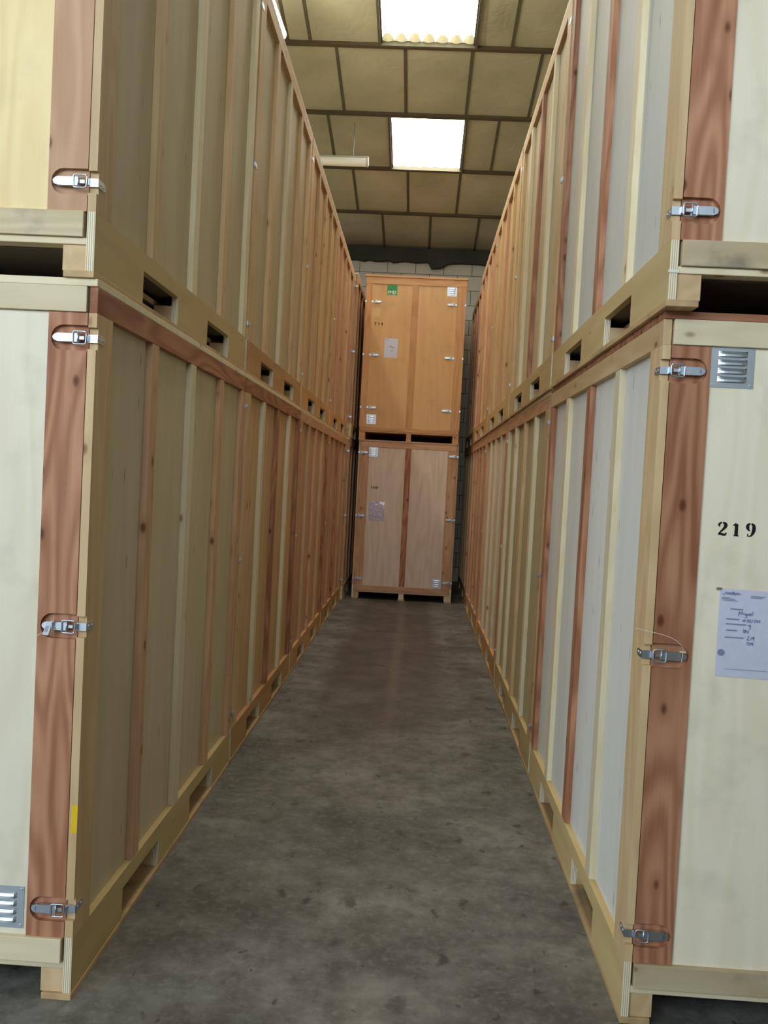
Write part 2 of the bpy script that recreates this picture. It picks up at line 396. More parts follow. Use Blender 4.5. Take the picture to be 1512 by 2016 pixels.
# insulated ceiling panels: each panel bellies down a little between the seams
def ceiling_mat():
    q = N('foil_faced_insulation'); tc = q.n('ShaderNodeTexCoord'); P = tc.outputs['Object']
    n = q.n('ShaderNodeTexNoise'); n.inputs['Scale'].default_value = 1.2; n.inputs['Detail'].default_value = 5; q.l(P, n.inputs['Vector'])
    n2 = q.n('ShaderNodeTexNoise'); n2.inputs['Scale'].default_value = 3.2; n2.inputs['Detail'].default_value = 4; n2.inputs['Distortion'].default_value = 1.2; q.l(P, n2.inputs['Vector'])
    c = q.mix(q.ramp(n.outputs['Fac'], .35, .7), srgb('#bebba6'), srgb('#a3a18b'))
    q.l(c, q.b.inputs['Base Color']); q.b.inputs['Roughness'].default_value = .55
    bp = q.n('ShaderNodeBump'); bp.inputs['Strength'].default_value = .5; bp.inputs['Distance'].default_value = .03
    q.l(n2.outputs['Fac'], bp.inputs['Height']); q.l(bp.outputs[0], q.b.inputs['Normal'])
    return q.m
CEIL = ceiling_mat()
SEAM = flat('seam_strip', '#5f5a48', rough=.7)
BATTEN = flat('ceiling_batten', '#5a4c38', rough=.7)
TILE = .85
rows = {}       # index -> one seam x
SEAM_X = {-1: -1.76, 0: -1.64+.0, 1: -1.62, 2: -1.40, 3: -.96}
def px_ceil(px, py):
    v = fwd + r2*(px-756)/1682.6 - u2*(py-1008)/1682.6
    t = (ZC-CAM_POS.z-KC*CAM_POS.y)/(v.z+KC*v.y)
    return CAM_POS + v*t
SEAMS = {-1: [567, 611, None, 1011], 0: [662, 798, 932, 1072], 1: [646, 985], 2: [696, 803, 907], 3: [753, 848, 945]}
SEAM_PY = {-1: 78, 0: 91, 1: 228, 2: 340, 3: 424}
ALLX = {}
for r in range(-10, 5):
    if r in SEAMS:
        xs = sorted(px_ceil(p, SEAM_PY[r]).x for p in SEAMS[r] if p)
    else: xs = [rnd.uniform(-.4, .4)]
    lo = xs[0]-TILE
    while lo > -13: xs.insert(0, lo); lo -= TILE
    hi = xs[-1]+TILE
    while hi < 9: xs.append(hi); hi += TILE
    ALLX[r] = xs
SKY = {}   # row -> (x0, x1)
SKY[-1] = (px_ceil(750, 82).x, px_ceil(936, 84).x)
SKY[1] = (px_ceil(768, 230).x, px_ceil(918, 233).x)
for r in (-4, -7): SKY[r] = (SKY[1][0], SKY[1][1])  # extra unseen rooflights, added to light the front area
cb = B(); seam = B(); bat = B()
for r in range(-10, 5):
    y0 = ROW0+r*ROWD; y1 = min(y0+ROWD, WALL_Y)
    if y1 < -3.4: continue
    y0 = max(y0, -3.4)
    xs = [-13] + [x for x in ALLX[r] if -13 < x < 9] + [9]
    if r in SKY:
        s0, s1 = SKY[r]; xs = [x for x in xs if not (s0-.06 < x < s1+.06)]; xs = sorted(xs+[s0, s1])
    for a, b in zip(xs[:-1], xs[1:]):
        if r in SKY and abs(a-SKY[r][0]) < 1e-6: continue
        nx, ny = 5, 6; g = []
        sag = rnd.uniform(.004, .03)
        for j in range(ny+1):
            row = []
            for i in range(nx+1):
                u, v = i/nx, j/ny; X = a+(b-a)*u; Y = y0+(y1-y0)*v
                z = zceil(Y)-sag*math.sin(math.pi*u)*math.sin(math.pi*v)+(rnd.uniform(-.008, .008) if 0 < i < nx and 0 < j < ny else 0)
                row.append(cb.bm.verts.new((X, Y, z)))
            g.append(row)
        for j in range(ny):
            for i in range(nx): cb.bm.faces.new((g[j][i], g[j+1][i], g[j+1][i+1], g[j][i+1]))
    for X in xs[1:-1]:
        w = .02
        seam.prism([(y0, zceil(y0)+.01), (y1, zceil(y1)+.01), (y1, zceil(y1)-.012), (y0, zceil(y0)-.012)], 'X', X-w, X+w)
    z = zceil(y0)
    bat.box(-13, 9, y0-.035, y0+.035, z-.035, z+.03)
cb.box(-13.2, 9.2, -3.5, -3.4, 9.6, 9.7)
ceil = cb.obj('ceiling', CEIL, smooth=True); structure(ceil)
structure(seam.obj('panel_seams', SEAM, ceil)); structure(bat.obj('ceiling_battens', BATTEN, ceil))
# opaque roof deck above, open over the rooflights
rd = B()
for r in range(-10, 5):
    y0 = max(ROW0+r*ROWD, -3.45); y1 = min(ROW0+(r+1)*ROWD, WALL_Y+.2)
    if y1 <= y0: continue
    segs = [(-13.2, 9.2)] if r not in SKY else [(-13.2, SKY[r][0]), (SKY[r][1], 9.2)]
    for a, b in segs:
        rd.prism([(y0, zceil(y0)+.06), (y1, zceil(y1)+.06), (y1, zceil(y1)+.1), (y0, zceil(y0)+.1)], 'X', a, b)
structure(rd.obj('roof_deck', SEAM))

def skylight_mat(dirty):
    q = N('rooflight_sheet'); tc = q.n('ShaderNodeTexCoord'); P = tc.outputs['Object']
    e = q.b
    sx = q.n('ShaderNodeSeparateXYZ'); q.l(P, sx.inputs[0])
    n = q.n('ShaderNodeTexNoise'); n.inputs['Scale'].default_value = 9; n.inputs['Detail'].default_value = 4; q.l(P, n.inputs['Vector'])
    em = (1.0, .95, .82, 1)
    col = em
    if dirty:   # moss caught in the corrugations along the lower edge (object y runs 0 at top to 1 at the low end)
        wave = q.math('ABSOLUTE', q.math('SINE', q.math('MULTIPLY', sx.outputs[0], 3.1416/.165)))
        lim = q.math('ADD', q.math('MULTIPLY', wave, .16), q.math('MULTIPLY', n.outputs['Fac'], .12))
        d = q.math('SUBTRACT', q.math('ADD', sx.outputs[1], lim), 1.31)
        k = q.ramp(d, .0, .07)
        col = q.mix(q.math('MULTIPLY', k, .985), em, (.022, .021, .008, 1))
    else:
        col = q.mix(q.math('MULTIPLY', q.ramp(n.outputs['Fac'], .5, .8), .15), em, (.75, .62, .40, 1))
    if isinstance(col, tuple): e.inputs['Emission Color'].default_value = col
    else: q.l(col, e.inputs['Emission Color'])
    e.inputs['Emission Strength'].default_value = SKYLIGHT_POWER
    e.inputs['Base Color'].default_value = srgb('#dcd6bc'); e.inputs['Roughness'].default_value = .6
    return q.m
for i, r in enumerate((-1, 1, -4, -7)):  # the last two are out of view, added for overhead light
    x0, x1 = SKY[r]; y0 = ROW0+r*ROWD+.035; y1 = y0+ROWD-.07
    b = B(); n = 60
    ang = math.atan(-KC); L = (y1-y0)/math.cos(ang)
    lo = []; hi = []
    for k in range(n+1):
        X = (x1-x0)*k/n; zz = .008*math.cos(2*math.pi*X/.165)
        lo.append(b.bm.verts.new((X, 0, zz))); hi.append(b.bm.verts.new((X, L, zz)))
    for k in range(n): b.bm.faces.new((lo[k], hi[k], hi[k+1], lo[k+1]))
    pane = bpy.data.meshes.new('pane'); b.bm.to_mesh(pane); b.bm.free(); pane.materials.append(skylight_mat(i == 0))
    w = bpy.data.objects.new('window_%d' % (i+1), None); COL.objects.link(w); structure(w)
    w.location = (x0, y0, zceil(y0)+.02); w.rotation_euler = (ang, 0, 0)
    link('pane', pane, w)
    fr = B()
    fr.box(-.03, .0, -.03, L+.03, -.06, .03).box(x1-x0, x1-x0+.03, -.03, L+.03, -.06, .03).box(0, x1-x0, -.03, 0, -.06, .03).box(0, x1-x0, L, L+.03, -.06, .03)
    fr.obj('frame', SEAM, w)

# ------------------------------------------------------------------ fluorescent lamps
def tube_lamp(label, loc, length, rz, lit, wires):
    t = thing('fluorescent_lamp', label, 'lamp', loc, 'sealed tube lamps under the roof', rz)
    # housing: shallow tray, diffuser: half-round clear cover
    hs = [(-.042, .045), (-.046, .052), (-.036, .072), (.036, .072), (.046, .052), (.042, .045)]
    ring = [(.062*math.sin(a), -.062*math.cos(a)) for a in [math.radians(-136+272*k/20) for k in range(21)]]
    B().prism(hs, 'X', -length/2, length/2).obj('housing', flat('lamp_housing', '#b9b8ac', .5), t, bev=.004)
    q = N('lamp_cover')
    q.b.inputs['Base Color'].default_value = srgb('#f4f3ec'); q.b.inputs['Roughness'].default_value = .3
    if lit:
        q.b.inputs['Emission Color'].default_value = (1, .90, .66, 1); q.b.inputs['Emission Strength'].default_value = TUBE_POWER
    B().prism(ring, 'X', -length/2+.03, length/2-.03).obj('diffuser', q.m, t)
    for s in (-1, 1):
        B().prism([(p[0]*1.05, p[1]*1.05) for p in ring], 'X', s*(length/2-.03), s*length/2).obj('end_cap', flat('lamp_end', '#c9c8be', .5), t, bev=.006)
        if (s in wires):
            X = s*(length/2-.22)
            c, d = math.cos(rz), math.sin(rz)
            zt = zceil(loc[1]+X*d)-loc[2]
            B().tube([(X, 0, .07), (X+.004, 0, zt*.5), (X, 0, zt-.0)], .004, 6).obj('hanging_wire', SCREW, t)
    return t
tube_lamp('lit fluorescent tube lamp glowing above the left crate row', (-1.776, 8.68, 6.6), 1.5, math.radians(88.3), True, (-1, 1))
tube_lamp('unlit white tube lamp hung crosswise beside the far skylight', (-1.69, 12.15, 6.27), 1.5, 0, False, (-1, 1))

# ------------------------------------------------------------------ latches, vents
def latch_meshes(s):
    """toggle latch around its own origin on the crate edge; +s is inward along the front"""
    A = lambda a: s*a
    base = B(); base.box(A(.058), A(.135), -.003, 0, -.013, .013)
    base.box(A(.062), A(.066), -.016, 0, -.013, .013)
    # lever: channel with turned-down sides and a rounded bent tip
    lev = [(A(.055), -.015), (A(.062), -.015)] 
    pts = []
    for (a, h) in ((.060, .0145), (.128, .0145), (.138, .011), (.144, .005), (.146, 0), (.144, -.005), (.138, -.011), (.128, -.0145), (.060, -.0145)): pts.append((A(a), h))
    base.prism(pts, 'Y', -.0165, -.0145)
    base.box(A(.062), A(.128), -.0165, -.004, .0125, .0145).box(A(.062), A(.128), -.0165, -.004, -.0145, -.0125)
    base.prism([(A(.126), -.0165), (A(.132), -.0165), (A(.148), -.008), (A(.146), -.006)], 'Z', -.009, .009)
    base.box(A(.040), A(.060), -.014, -.009, -.006, .006)      # adjusting tongue
    m1 = base.mesh('latch', STEEL, bev=.0008)
    lp = B(); p = []
    x0, x1, h, r = .032, .076, .021, .007
    for cx, cz, a0 in ((x1-r, h-r, 0), (x0+r, h-r, 90), (x0+r, -h+r, 180), (x1-r, -h+r, 270)):
        for k in range(4):
            a = math.radians(a0+30*k); p.append((A(cx+r*math.cos(a)), -.0185, cz+r*math.sin(a)))
    lp.tube(p, .0028, 8, True); lp.tube([(A(.060), -.0185, -.018), (A(.060), -.0185, .018)], .0025, 8)
    m2 = lp.mesh('loop', STEEL, smooth=True)
    sp_ = B()
    sp_.box(A(-.0025), A(.030), -.005, -.0025, -.0135, .0135)             # on the post front
    sp_.box(A(.026), A(.034), -.014, -.0025, -.010, .010)                # hook
    sp_.prism([(-.005, -.0135), (.045, -.0135), (.060, -.008), (.060, .008), (.045, .0135), (-.005, .0135)], 'X', A(-.0025), A(0))
    for yy in (.018, .044):
        for k in range(1): sp_.prism([(yy+.005*math.cos(t), .005*math.sin(t)) for t in [6.283*j/8 for j in range(8)]], 'X', A(-.0045), A(-.002))
    m3 = sp_.mesh('strike_plate', STEEL, bev=.0004)
    return m1, m2, m3
LATCH = {1: latch_meshes(1), -1: latch_meshes(-1)}
def latch(parent, loc, s, full=True):
    m1, m2, m3 = LATCH[s]
    o = link('latch', m1, parent, loc); link('loop', m2, o); link('strike_plate', m3, o)
    return o

def vent_mesh():
    b = B(); h = .072; t = .0015
    b.box(-h, h, -t, 0, -h, h)
    for k in range(4):
        zc = .042-.028*k-.004
        # louvre hood: arched cross-section tapering at both ends
        n = 10; prev = None
        for i in range(n+1):
            u = -1+2*i/n; X = u*.048; f = max(0, 1-abs(u)**4)**.5
            ring = [b.bm.verts.new(p) for p in ((X, -t, zc+.012), (X, -t-.004*f, zc+.009), (X, -t-.0085*f, zc+.001), (X, -t-.009*f, zc-.006), (X, -t, zc-.006))]
            if prev:
                for j in range(4): b.bm.faces.new((prev[j], prev[j+1], ring[j+1], ring[j]))
            prev = ring
    for sx_ in (-1, 1):
        for sz_ in (-1, 1):
            b.prism([(sx_*.062+.0045*math.cos(a), sz_*.062+.0045*math.sin(a)) for a in [6.283*j/8 for j in range(8)]], 'Y', -t-.002, -t)
    return b.mesh('vent_plate', ALU)
VENT = vent_mesh()

# ------------------------------------------------------------------ the storage crate
CW, CD, CH = 1.52, 2.42, 2.43
def crate(label, group, s, X, Y, Z, ply, door_ply, battens, rail, stile, header='p', sill='p', roof='p', skirt=None,
          near=False, mid='t', post=None, xr=None, loose=0.0, latches=(.31, 1.275, 2.235), edge_latch_only=False, rz=0.0, head_z=2.32):
    """s=+1: aisle face on the -x side (row right of the aisle); s=-1: aisle face on the +x side"""
    Wd = CW
    root = thing('storage_crate', label, 'crate', (X+s*Wd/2, Y+CD/2, Z), group, rz)
    off = (-s*Wd/2, -CD/2, 0)
    sk = skirt or SKIRT
    R_ = random.Random(sum(map(ord, label)))
    def bx(name, mat, a0, a1, y0, y1, z0, z1, bev=.0015, par=root):
        return B().box(s*a0, s*a1, y0, y1, z0, z1).obj(name, mat, par, bev=bev, off=off)
    th = .028
    # --- pallet
    for (a0, a1) in ((-.003, .10), (Wd-.10, Wd+.003), (Wd/2-.05, Wd/2+.05)):
        bx('skid', DIRTY, a0, a1, -.004, CD, 0, .022)
    for (a0, a1) in ((th, .107), (Wd-.107, Wd-th), (Wd/2-.04, Wd/2+.04)):
        for (y0, y1) in ((0.006, .50), (.97, 1.50), (1.97, CD-.01)):
            bx('pallet_block', TIMB['t' if a0 < .1 else 'p']('Y'), a0, a1, y0, y1, .022, .107)
    bx('floor_deck', TIMB['t']('X'), .107, Wd-.107, .06, CD-.002, .107, .13)
    bx('deck_edge_board', TIMB['p']('X') if near else TIMB['t']('X'), th, Wd-th, 0.0, .0595, .107, .1295)
    B().box(s*.107, s*(Wd-.107), .06, CD-.012, .100, .1065).box(s*(th+.001), s*.1069, .0597, CD-.012, .1455, .1485).box(s*(Wd-.1069), s*(Wd-th-.001), .0597, CD-.012, .1455, .1485).obj('deck_shade_sheet', DECK_SHADE, root, off=off)  # dark sheets added under the deck to paint in its shade
    for (a0, a1) in ((0, th), (Wd-th, Wd)):
        o = [(0, .022), (.50, .022), (.50, .145), (.97, .145), (.97, .022), (1.50, .022), (1.50, .145), (1.97, .145), (1.97, .022), (CD, .022), (CD, .215), (0, .215)]
        B().prism(o, 'X', s*a0, s*a1).obj('pallet_skirt', sk, root, bev=.0008, off=off)
    sb = bx('sill_beam', TIMB[sill]('X'), th+.008, Wd-th-.008, -.012 if near else -.004, .03, .13, .213)
    # --- walls
    for (a0, a1) in ((th, th+.012), (Wd-th-.012, Wd-th)):
        bx('side_panel', ply, a0, a1,   .03, CD-.012, .149, 2.404, bev=0)
    bx('back_panel', ply, th+.012, Wd-th-.012, CD-.014, CD-.002, .131, 2.404, bev=0)
    bx('roof_board', TIMB[roof]('X'), 0, Wd, -.006, CD, 2.405, CH)
    rail_m = TIMB[rail]('Y')
    for (a0, a1) in ((0, th), (Wd-th, Wd)):
        bx('top_rail', rail_m, a0, a1, 0.002, CD, 2.318, 2.405)
    ys = [(.0, .148), (.605, .690), (1.185, 1.272), (1.775, 1.858), (2.325, CD)]
    pm = TIMB[post or battens[0]]('Z')
    for k, (y0, y1) in enumerate(ys):
        j = R_.uniform(-.012, .012) if 0 < k < 4 else 0
        mt = pm if k == 0 else TIMB[battens[k]]('Z')
        for a0, a1 in ((0, th), (Wd-th, Wd)):
            if k == 0:
                me = B().box(s*a0, s*a1, y0, y1, .215, 2.318).mesh('corner_post', mt, off=off)
                if near and a0 == 0:
                    c = B()
                    for z in latches:
                        c.box(s*-.01, s*.04, -.01, .016, z-.036, z+.036)
                    me = cut(me, c.mesh('c', mt, off=off))
                link('corner_post', me, root)
            elif a0 == 0 or near:
                dz = R_.uniform(-.003, .003)
                bx('batten', mt, a0 + (.001 if a0 == 0 else 0), a1 - (0 if a0 == 0 else .001), y0+j, y1+j, .2155, 2.3175)
    # --- front
    st = TIMB[stile]('Z') if stile != 'r' else wood(*RED, axis='Z', ring=8, knots=0.9, grain=1.15, thin='Y')
    bx('header_rail', TIMB[header]('X'), th+.006, Wd-th-.006, -.008 if near else 0, .03, head_z, 2.404)
    bx('door_panel', door_ply, .155, Wd-.155, .006, .018, .2135, head_z-.001, bev=0)
    for side in (0, 1):
        a0, a1 = (th+.003, .162) if side == 0 else (Wd-.162, Wd-th-.003)
        me = B().box(s*a0, s*a1, 0.0, .028, .2145, head_z-.001).mesh('door_stile', st, off=off)
        if near and side == 0:
            c = B()
            for z in latches:
                pts = []
                ra = .042
                for k in range(9):
                    t = -math.pi/2+math.pi*k/8; pts.append((s*(.112+ra*math.cos(t)*.95), z+ra*math.sin(t)))
                pts = [(s*-.02, z-ra)] + pts + [(s*-.02, z+ra)]
                c.prism(pts, 'Y', -.02, .016)
            me = cut(me, c.mesh('c', st, off=off))
        link('door_stile', me, root)
    bx('middle_stile', TIMB[mid]('Z'), Wd/2-.045, Wd/2+.045, 0, .02, .2145, head_z-.001)
    # --- latches
    yl = .012 if near else 0
    for z in latches:
        latch(root, (s*0+off[0], yl+off[1], z), s)
        if near or not edge_latch_only: latch(root, (s*Wd+off[0], 0+off[1], z), -s)
    return root, off

LL, LU, RL, RU = (-1.0864, 2.799, 2.4577), (-1.0988, 2.7843, 2.468), (.7898, 2.9051, 2.4790), (.7748, 2.8307, 2.4746)
def spot(T, k): return T[0], T[1]+k*T[2]
gL, gU, gR, gV = 'bottom crates of the left row', 'top crates of the left row', 'bottom crates of the right row', 'top crates of the right row'
# left row, bottom tier
x, y = spot(LL, 0)
ll, llo = crate('front floor-level crate left of the aisle, cream door, reddish stile, white seal tag on latch', gL, -1, x, y, 0, PLY_OLIVE, PLY_CREAM, 'pkpkk', 'r', 'r',
      'p', 'p', 'p', SKIRT, True, post='t')
x, y = spot(LL, 1)
crate('second floor-level crate from the front in the left row, peach plywood side', gL, -1, x, y, 0, PLY_TAN, PLY_CREAM, 'tprpr', 'r', 'k', skirt=SKIRT_T, edge_latch_only=True)
x, y = spot(LL, 2)
crate('third floor-level crate from the front in the left row, dark streaked battens', gL, -1, x, y, 0, PLY_PEACH, PLY_CREAM, 'ktktr', 'k', 'k', skirt=SKIRT_T, edge_latch_only=True)
x, y = spot(LL, 3)
crate('fourth floor-level crate from the front in the left row, reddish brown side', gL, -1, x, y, 0, PLY_PEACH, PLY_CREAM, 'kkrkk', 'k', 'k', skirt=SKIRT_T, edge_latch_only=True)
# left row, top tier
x, y = spot(LU, 0)
lu, luo = crate('front top-tier crate on the left, warm yellow door and dirty pallet front', gU, -1, x, y, CH, PLY_OLIVE, PLY_WARM, 'ttptp', 't', 'k',
      't', 'd', 'd', SKIRT, True, post='t')
x, y = spot(LU, 1)
crate('second crate from the front in the top tier of the left row', gU, -1, x, y, CH, PLY_OLIVE, PLY_CREAM, 'ttptt', 't', 'k', skirt=SKIRT_T, edge_latch_only=True)
x, y = spot(LU, 2)
crate('third crate from the front in the top tier of the left row, tan with knots', gU, -1, x, y, CH, PLY_TAN, PLY_CREAM, 'ttttt', 't', 'k', skirt=SKIRT_T, edge_latch_only=True)
x, y = spot(LU, 3)
crate('fourth crate from the front in the top tier of the left row, peach toned', gU, -1, x, y, CH, PLY_PEACH, PLY_CREAM, 'kkktk', 'k', 'k', skirt=SKIRT_T, edge_latch_only=True)
# right row, bottom tier
x, y = spot(RL, 0)
rl, rlo = crate('front floor-level crate right of the aisle, stencilled 219 with delivery sheet', gR, 1, x, y, 0, PLY_GREY, PLY_CREAM, 'tprpr', 't', 'r',
      'p', 'd', 'r', SKIRT, True, post='t')
x, y = spot(RL, 1)
crate('second floor-level crate from the front in the right row, pale battens with knots', gR, 1, x, y, 0, PLY_OLIVE, PLY_CREAM, 'tptpp', 'k', 'k', edge_latch_only=True)
x, y = spot(RL, 2)
crate('third floor-level crate from the front in the right row, pinkish panels with pale battens', gR, 1, x, y, 0, PLY_PINK, PLY_CREAM, 'kpppk', 'k', 'k', skirt=SKIRT_T, edge_latch_only=True)
x, y = spot(RL, 3)
crate('fourth floor-level crate from the front in the right row, orange brown side', gR, 1, x, y, 0, PLY_PEACH, PLY_CREAM, 'kkkkk', 'k', 'k', skirt=SKIRT_T, edge_latch_only=True)
# right row, top tier
x, y = spot(RU, 0)
ru, ruo = crate('front top-tier crate on the right, pale grey side with knotty red door stile', gV, 1, x, y, CH, PLY_GREY, PLY_CREAM, 'pprpr', 't', 'r',
      'p', 'd', 'p', SKIRT, True, post='t')
x, y = spot(RU, 1)
crate('second crate from the front in the top tier of the right row, red edged battens', gV, 1, x, y, CH, PLY_OLIVE, PLY_CREAM, 'tprpt', 't', 'k', edge_latch_only=True)
x, y = spot(RU, 2)
crate('third crate from the front in the top tier of the right row, tan side', gV, 1, x, y, CH, PLY_TAN, PLY_CREAM, 'ttktt', 't', 'k', edge_latch_only=True)
x, y = spot(RU, 3)
crate('fourth crate from the front in the top tier of the right row, orange with knots', gV, 1, x, y, CH, PLY_PEACH, PLY_CREAM, 'kktkk', 'k', 'k', skirt=SKIRT_T, edge_latch_only=True)
# fifth stack of each row, mostly behind the others
crate('fifth bottom crate of the left row, jutting slightly into the aisle beside the end stack', gL, -1, -1.050, 12.70, 0, PLY_PEACH, PLY_TAN, 'kkkkk', 'k', 'k', edge_latch_only=True)
crate('fifth top crate of the left row, jutting slightly into the aisle beside the end stack', gU, -1, -1.045, 12.70, CH, PLY_PEACH, PLY_TAN, 'kkkkk', 'k', 'k', edge_latch_only=True)
crate('fifth bottom crate of the right row, in the shadow behind the end stack', gR, 1, .80, 12.90, 0, PLY_OLIVE, PLY_TAN, 'ttttt', 't', 'k', edge_latch_only=True)
crate('fifth top crate of the right row, in the shadow behind the end stack', gV, 1, .80, 12.90, CH, PLY_PEACH, PLY_TAN, 'kkkkk', 'k', 'k', edge_latch_only=True)

# ------------------------------------------------------------------ the two crates closing the aisle
XE, YE = -.933, 13.0008
el, elo = crate('bottom crate closing the end of the aisle, pinkish grey door stencilled 160', 'end of aisle stack', 1, XE, YE, 0, PLY_PINK, PLY_PINK, 'kkkkk', 'k', 'k',
      'k', 'k', 'k', SKIRT_T, False, mid='r')
for (a, z) in ((.222, 2.248), (1.29, .295)):
    v = link('vent_plate', VENT, el, (a+elo[0], .006+elo[1], z)); v['label'] = 'louvred metal vent plate'
stencil('160', .215, 1.688, .044, .039, .0055, el, elo)

def end_upper():
    Wd = CW; X, Y, Z = XE-.012, YE, CH
    root = thing('storage_crate', 'golden brown top crate closing the end of the aisle, green square sign and number 254', 'crate', (X+Wd/2, Y+CD/2, Z), 'end of aisle stack')
    off = (-Wd/2, -CD/2, 0); H = 2.487
    def bx(name, mat, a0, a1, y0, y1, z0, z1, bev=.002): return B().box(a0, a1, y0, y1, z0, z1).obj(name, mat, root, bev=bev, off=off)
    for a0, a1 in ((0, .10), (Wd/2-.04, Wd/2+.04), (Wd-.10, Wd)):
        bx('skid', GOLD_X, a0, a1, 0, CD, 0, .022)
        bx('pallet_runner', GOLD_X, a0+.004, a1-.004, .004, CD-.01, .022, .115)
    bx('floor_deck', GOLD_X, 0, Wd, 0, CD, .115, .137)
    bx('sill_rail', GOLD_X, .01, Wd-.01, -.004, .03, .137, .195)
    bx('side_panel', PLY_GOLD, .004, .016, .03, CD, .138, H-.03, 0); bx('side_panel', PLY_GOLD, Wd-.016, Wd-.004, .03, CD, .138, H-.03, 0)
    bx('back_panel', PLY_GOLD, .016, Wd-.016, CD-.012, CD, .138, H-.03, 0)
    bx('roof_board', GOLD_X, -.012, Wd+.012, -.012, CD, H-.03, H)
    bx('header_rail', GOLD_X, 0, Wd, 0, .03, H-.135, H-.031)
    bx('door_stile', GOLD_Z, 0, .098, 0, .03, .196, H-.136); bx('door_stile', GOLD_Z, Wd-.135, Wd, 0, .03, .196, H-.136)
    bx('middle_stile', GOLD_Z, .705, .800, 0, .03, .196, H-.136)
    bx('door_panel', PLY_GOLD, .0985, .7045, .010, .022, .196, H-.136, 0); bx('door_panel', PLY_GOLD, .8005, Wd-.1355, .010, .022, .196, H-.136, 0)
    for z in (.49, 1.285, 2.085):
        latch(root, (.098-.0+off[0], .010+off[1], z), 1); latch(root, (Wd-.135+off[0], .010+off[1], z), -1)
        for sgn, a in ((1, 0.0), (-1, Wd)):
            B().box(a-.002 if sgn > 0 else a, a if sgn > 0 else a+.002, -.004, .05, z-.014, z+.014).box(a, a+sgn*.02, -.004, -.001, z-.014, z+.014).obj('edge_bracket', STEEL, root, off=off)
    for (a, z) in ((1.30, 2.285), (.178, .312)):
        v = link('vent_plate', VENT, root, (a+off[0], .010+off[1], z)); v['label'] = 'louvred metal vent plate'
    stencil('254', .150, 1.733, .046, .052, .0095, root, off)
    B().box(.115, .235, .0092, .010, 1.86, 1.99).obj('faded_label_patch', PATCH, root, off=off)
    # green square sign with white lettering along its lower edge
    sg = B().box(.322, .474, .0082, .010, 2.192, 2.345).obj('sign_plate', GREEN, root, off=off)
    sg['label'] = 'green square company sign with white letters'
    def txt(body, size, loc, mat, nm, shear=.25, sx=1.0):
        cu = bpy.data.curves.new(nm, 'FONT'); cu.body = body; cu.size = size; cu.extrude = .0004; cu.shear = shear; cu.offset = size*.035
        tmp = bpy.data.objects.new(nm, cu); COL.objects.link(tmp)
        dg = bpy.context.evaluated_depsgraph_get(); dg.update()
        me = bpy.data.meshes.new_from_object(tmp.evaluated_get(dg)); bpy.data.objects.remove(tmp)
        me.transform(Matrix.Translation(Vector(loc)+Vector(off)) @ Matrix.Rotation(math.pi/2, 4, 'X') @ Matrix.Diagonal((sx, 1, 1, 1)))
        me.materials.clear(); me.materials.append(mat)
        return link(nm, me, sg)
    txt('FMD', .064, (.329, .0078, 2.212), WHITE, 'lettering', .12, 1.0)
    b = B()
    for k in range(2): b.box(.336, .452-.02*k, .0078, .0083, 2.1995-.005*k, 2.2015-.005*k)
    b.obj('small_lettering', WHITE, sg, off=off)
    return root, off
eu, euo = end_upper()

# ------------------------------------------------------------------ papers, tags and other small things on the crates
def sheet(label, X, Y, Z, w, h, mat, tilt=0.0, cat='document', name='delivery_sheet', bow=.004):
    t = thing(name, label, cat, (X, Y, Z), None)
    b = B(); n = 8
    g = [[b.bm.verts.new((w*i/n, -bow*math.sin(math.pi*j/n)*(.4+.6*i/n)-.0012, -h*j/n + tilt*i/n)) for i in range(n+1)] for j in range(n+1)]
    for j in range(n):
        for i in range(n): b.bm.faces.new((g[j][i], g[j][i+1], g[j+1][i+1], g[j+1][i]))
    ret = bmesh.ops.extrude_face_region(b.bm, geom=b.bm.faces[:])
    bmesh.ops.translate(b.bm, verts=[v for v in ret['geom'] if isinstance(v, bmesh.types.BMVert)], vec=(0, .0006, 0))
    b.obj('paper', mat, t, smooth=False)
    return t
def ink(parent, strokes, mat, name, y=-.0068):
    bm = bmesh.new()
    for st, smooth in strokes: ribbon(bm, st, (0, 0), 1, 1, y, smooth)
    me = bpy.data.meshes.new(name); bm.to_mesh(me); bm.free(); me.materials.append(mat)
    return link(name, me, parent)
doc = sheet('white delivery sheet with blue handwriting taped below the stencilled 219', RL[0]+.243, RL[1]+.005, 1.514, .21, .297, PAPER, -.004)
# printed lines and logo squiggle (metres from the top left corner)
pr, lt, stp = [], [], []
def bar(x0, x1, z, w=.0016): pr.append(([(x0, -z, w), (x1, -z-.001, w)], False))
lt.append(([(.007,-.016,.0014),(.012,-.018,.001),(.020,-.011,.0016),(.024,-.017,.0016),(.030,-.012,.0022),(.036,-.017,.0022),(.042,-.011,.003),(.048,-.017,.003),(.055,-.013,.0022),(.066,-.016,.0016)], True))
bar(.006, .036, .028, .0009); bar(.006, .050, .033, .0009); bar(.008, .058, .038, .0007)
bar(.100, .150, .020, .0009); bar(.100, .140, .025, .0009)
for (x0, x1, z) in ((.036, .078, .066), (.024, .066, .100), (.024, .092, .117), (.026, .062, .138), (.023, .086, .162)): bar(x0, x1, z, .0018)
bar(.03, .17, .270, .0006)
stp.append(([(.014+.007*math.cos(t), -.215+.007*math.sin(t), .0042) for t in [6.2832*k/16 for k in range(17)]], False))
ink(doc, lt, PRINT, 'letterhead'); ink(doc, pr, PRINT, 'printed_lines'); ink(doc, stp, PRINT, 'round_stamp')
B().box(-.012, .006, -.0025, -.0005, -.006, .003).obj('tape', flat('dull_tape', '#8d8a76', .4), doc)
hw = []
def hand(pts, w=.0009): hw.append(([(a, -b, w) for a, b in pts], True))
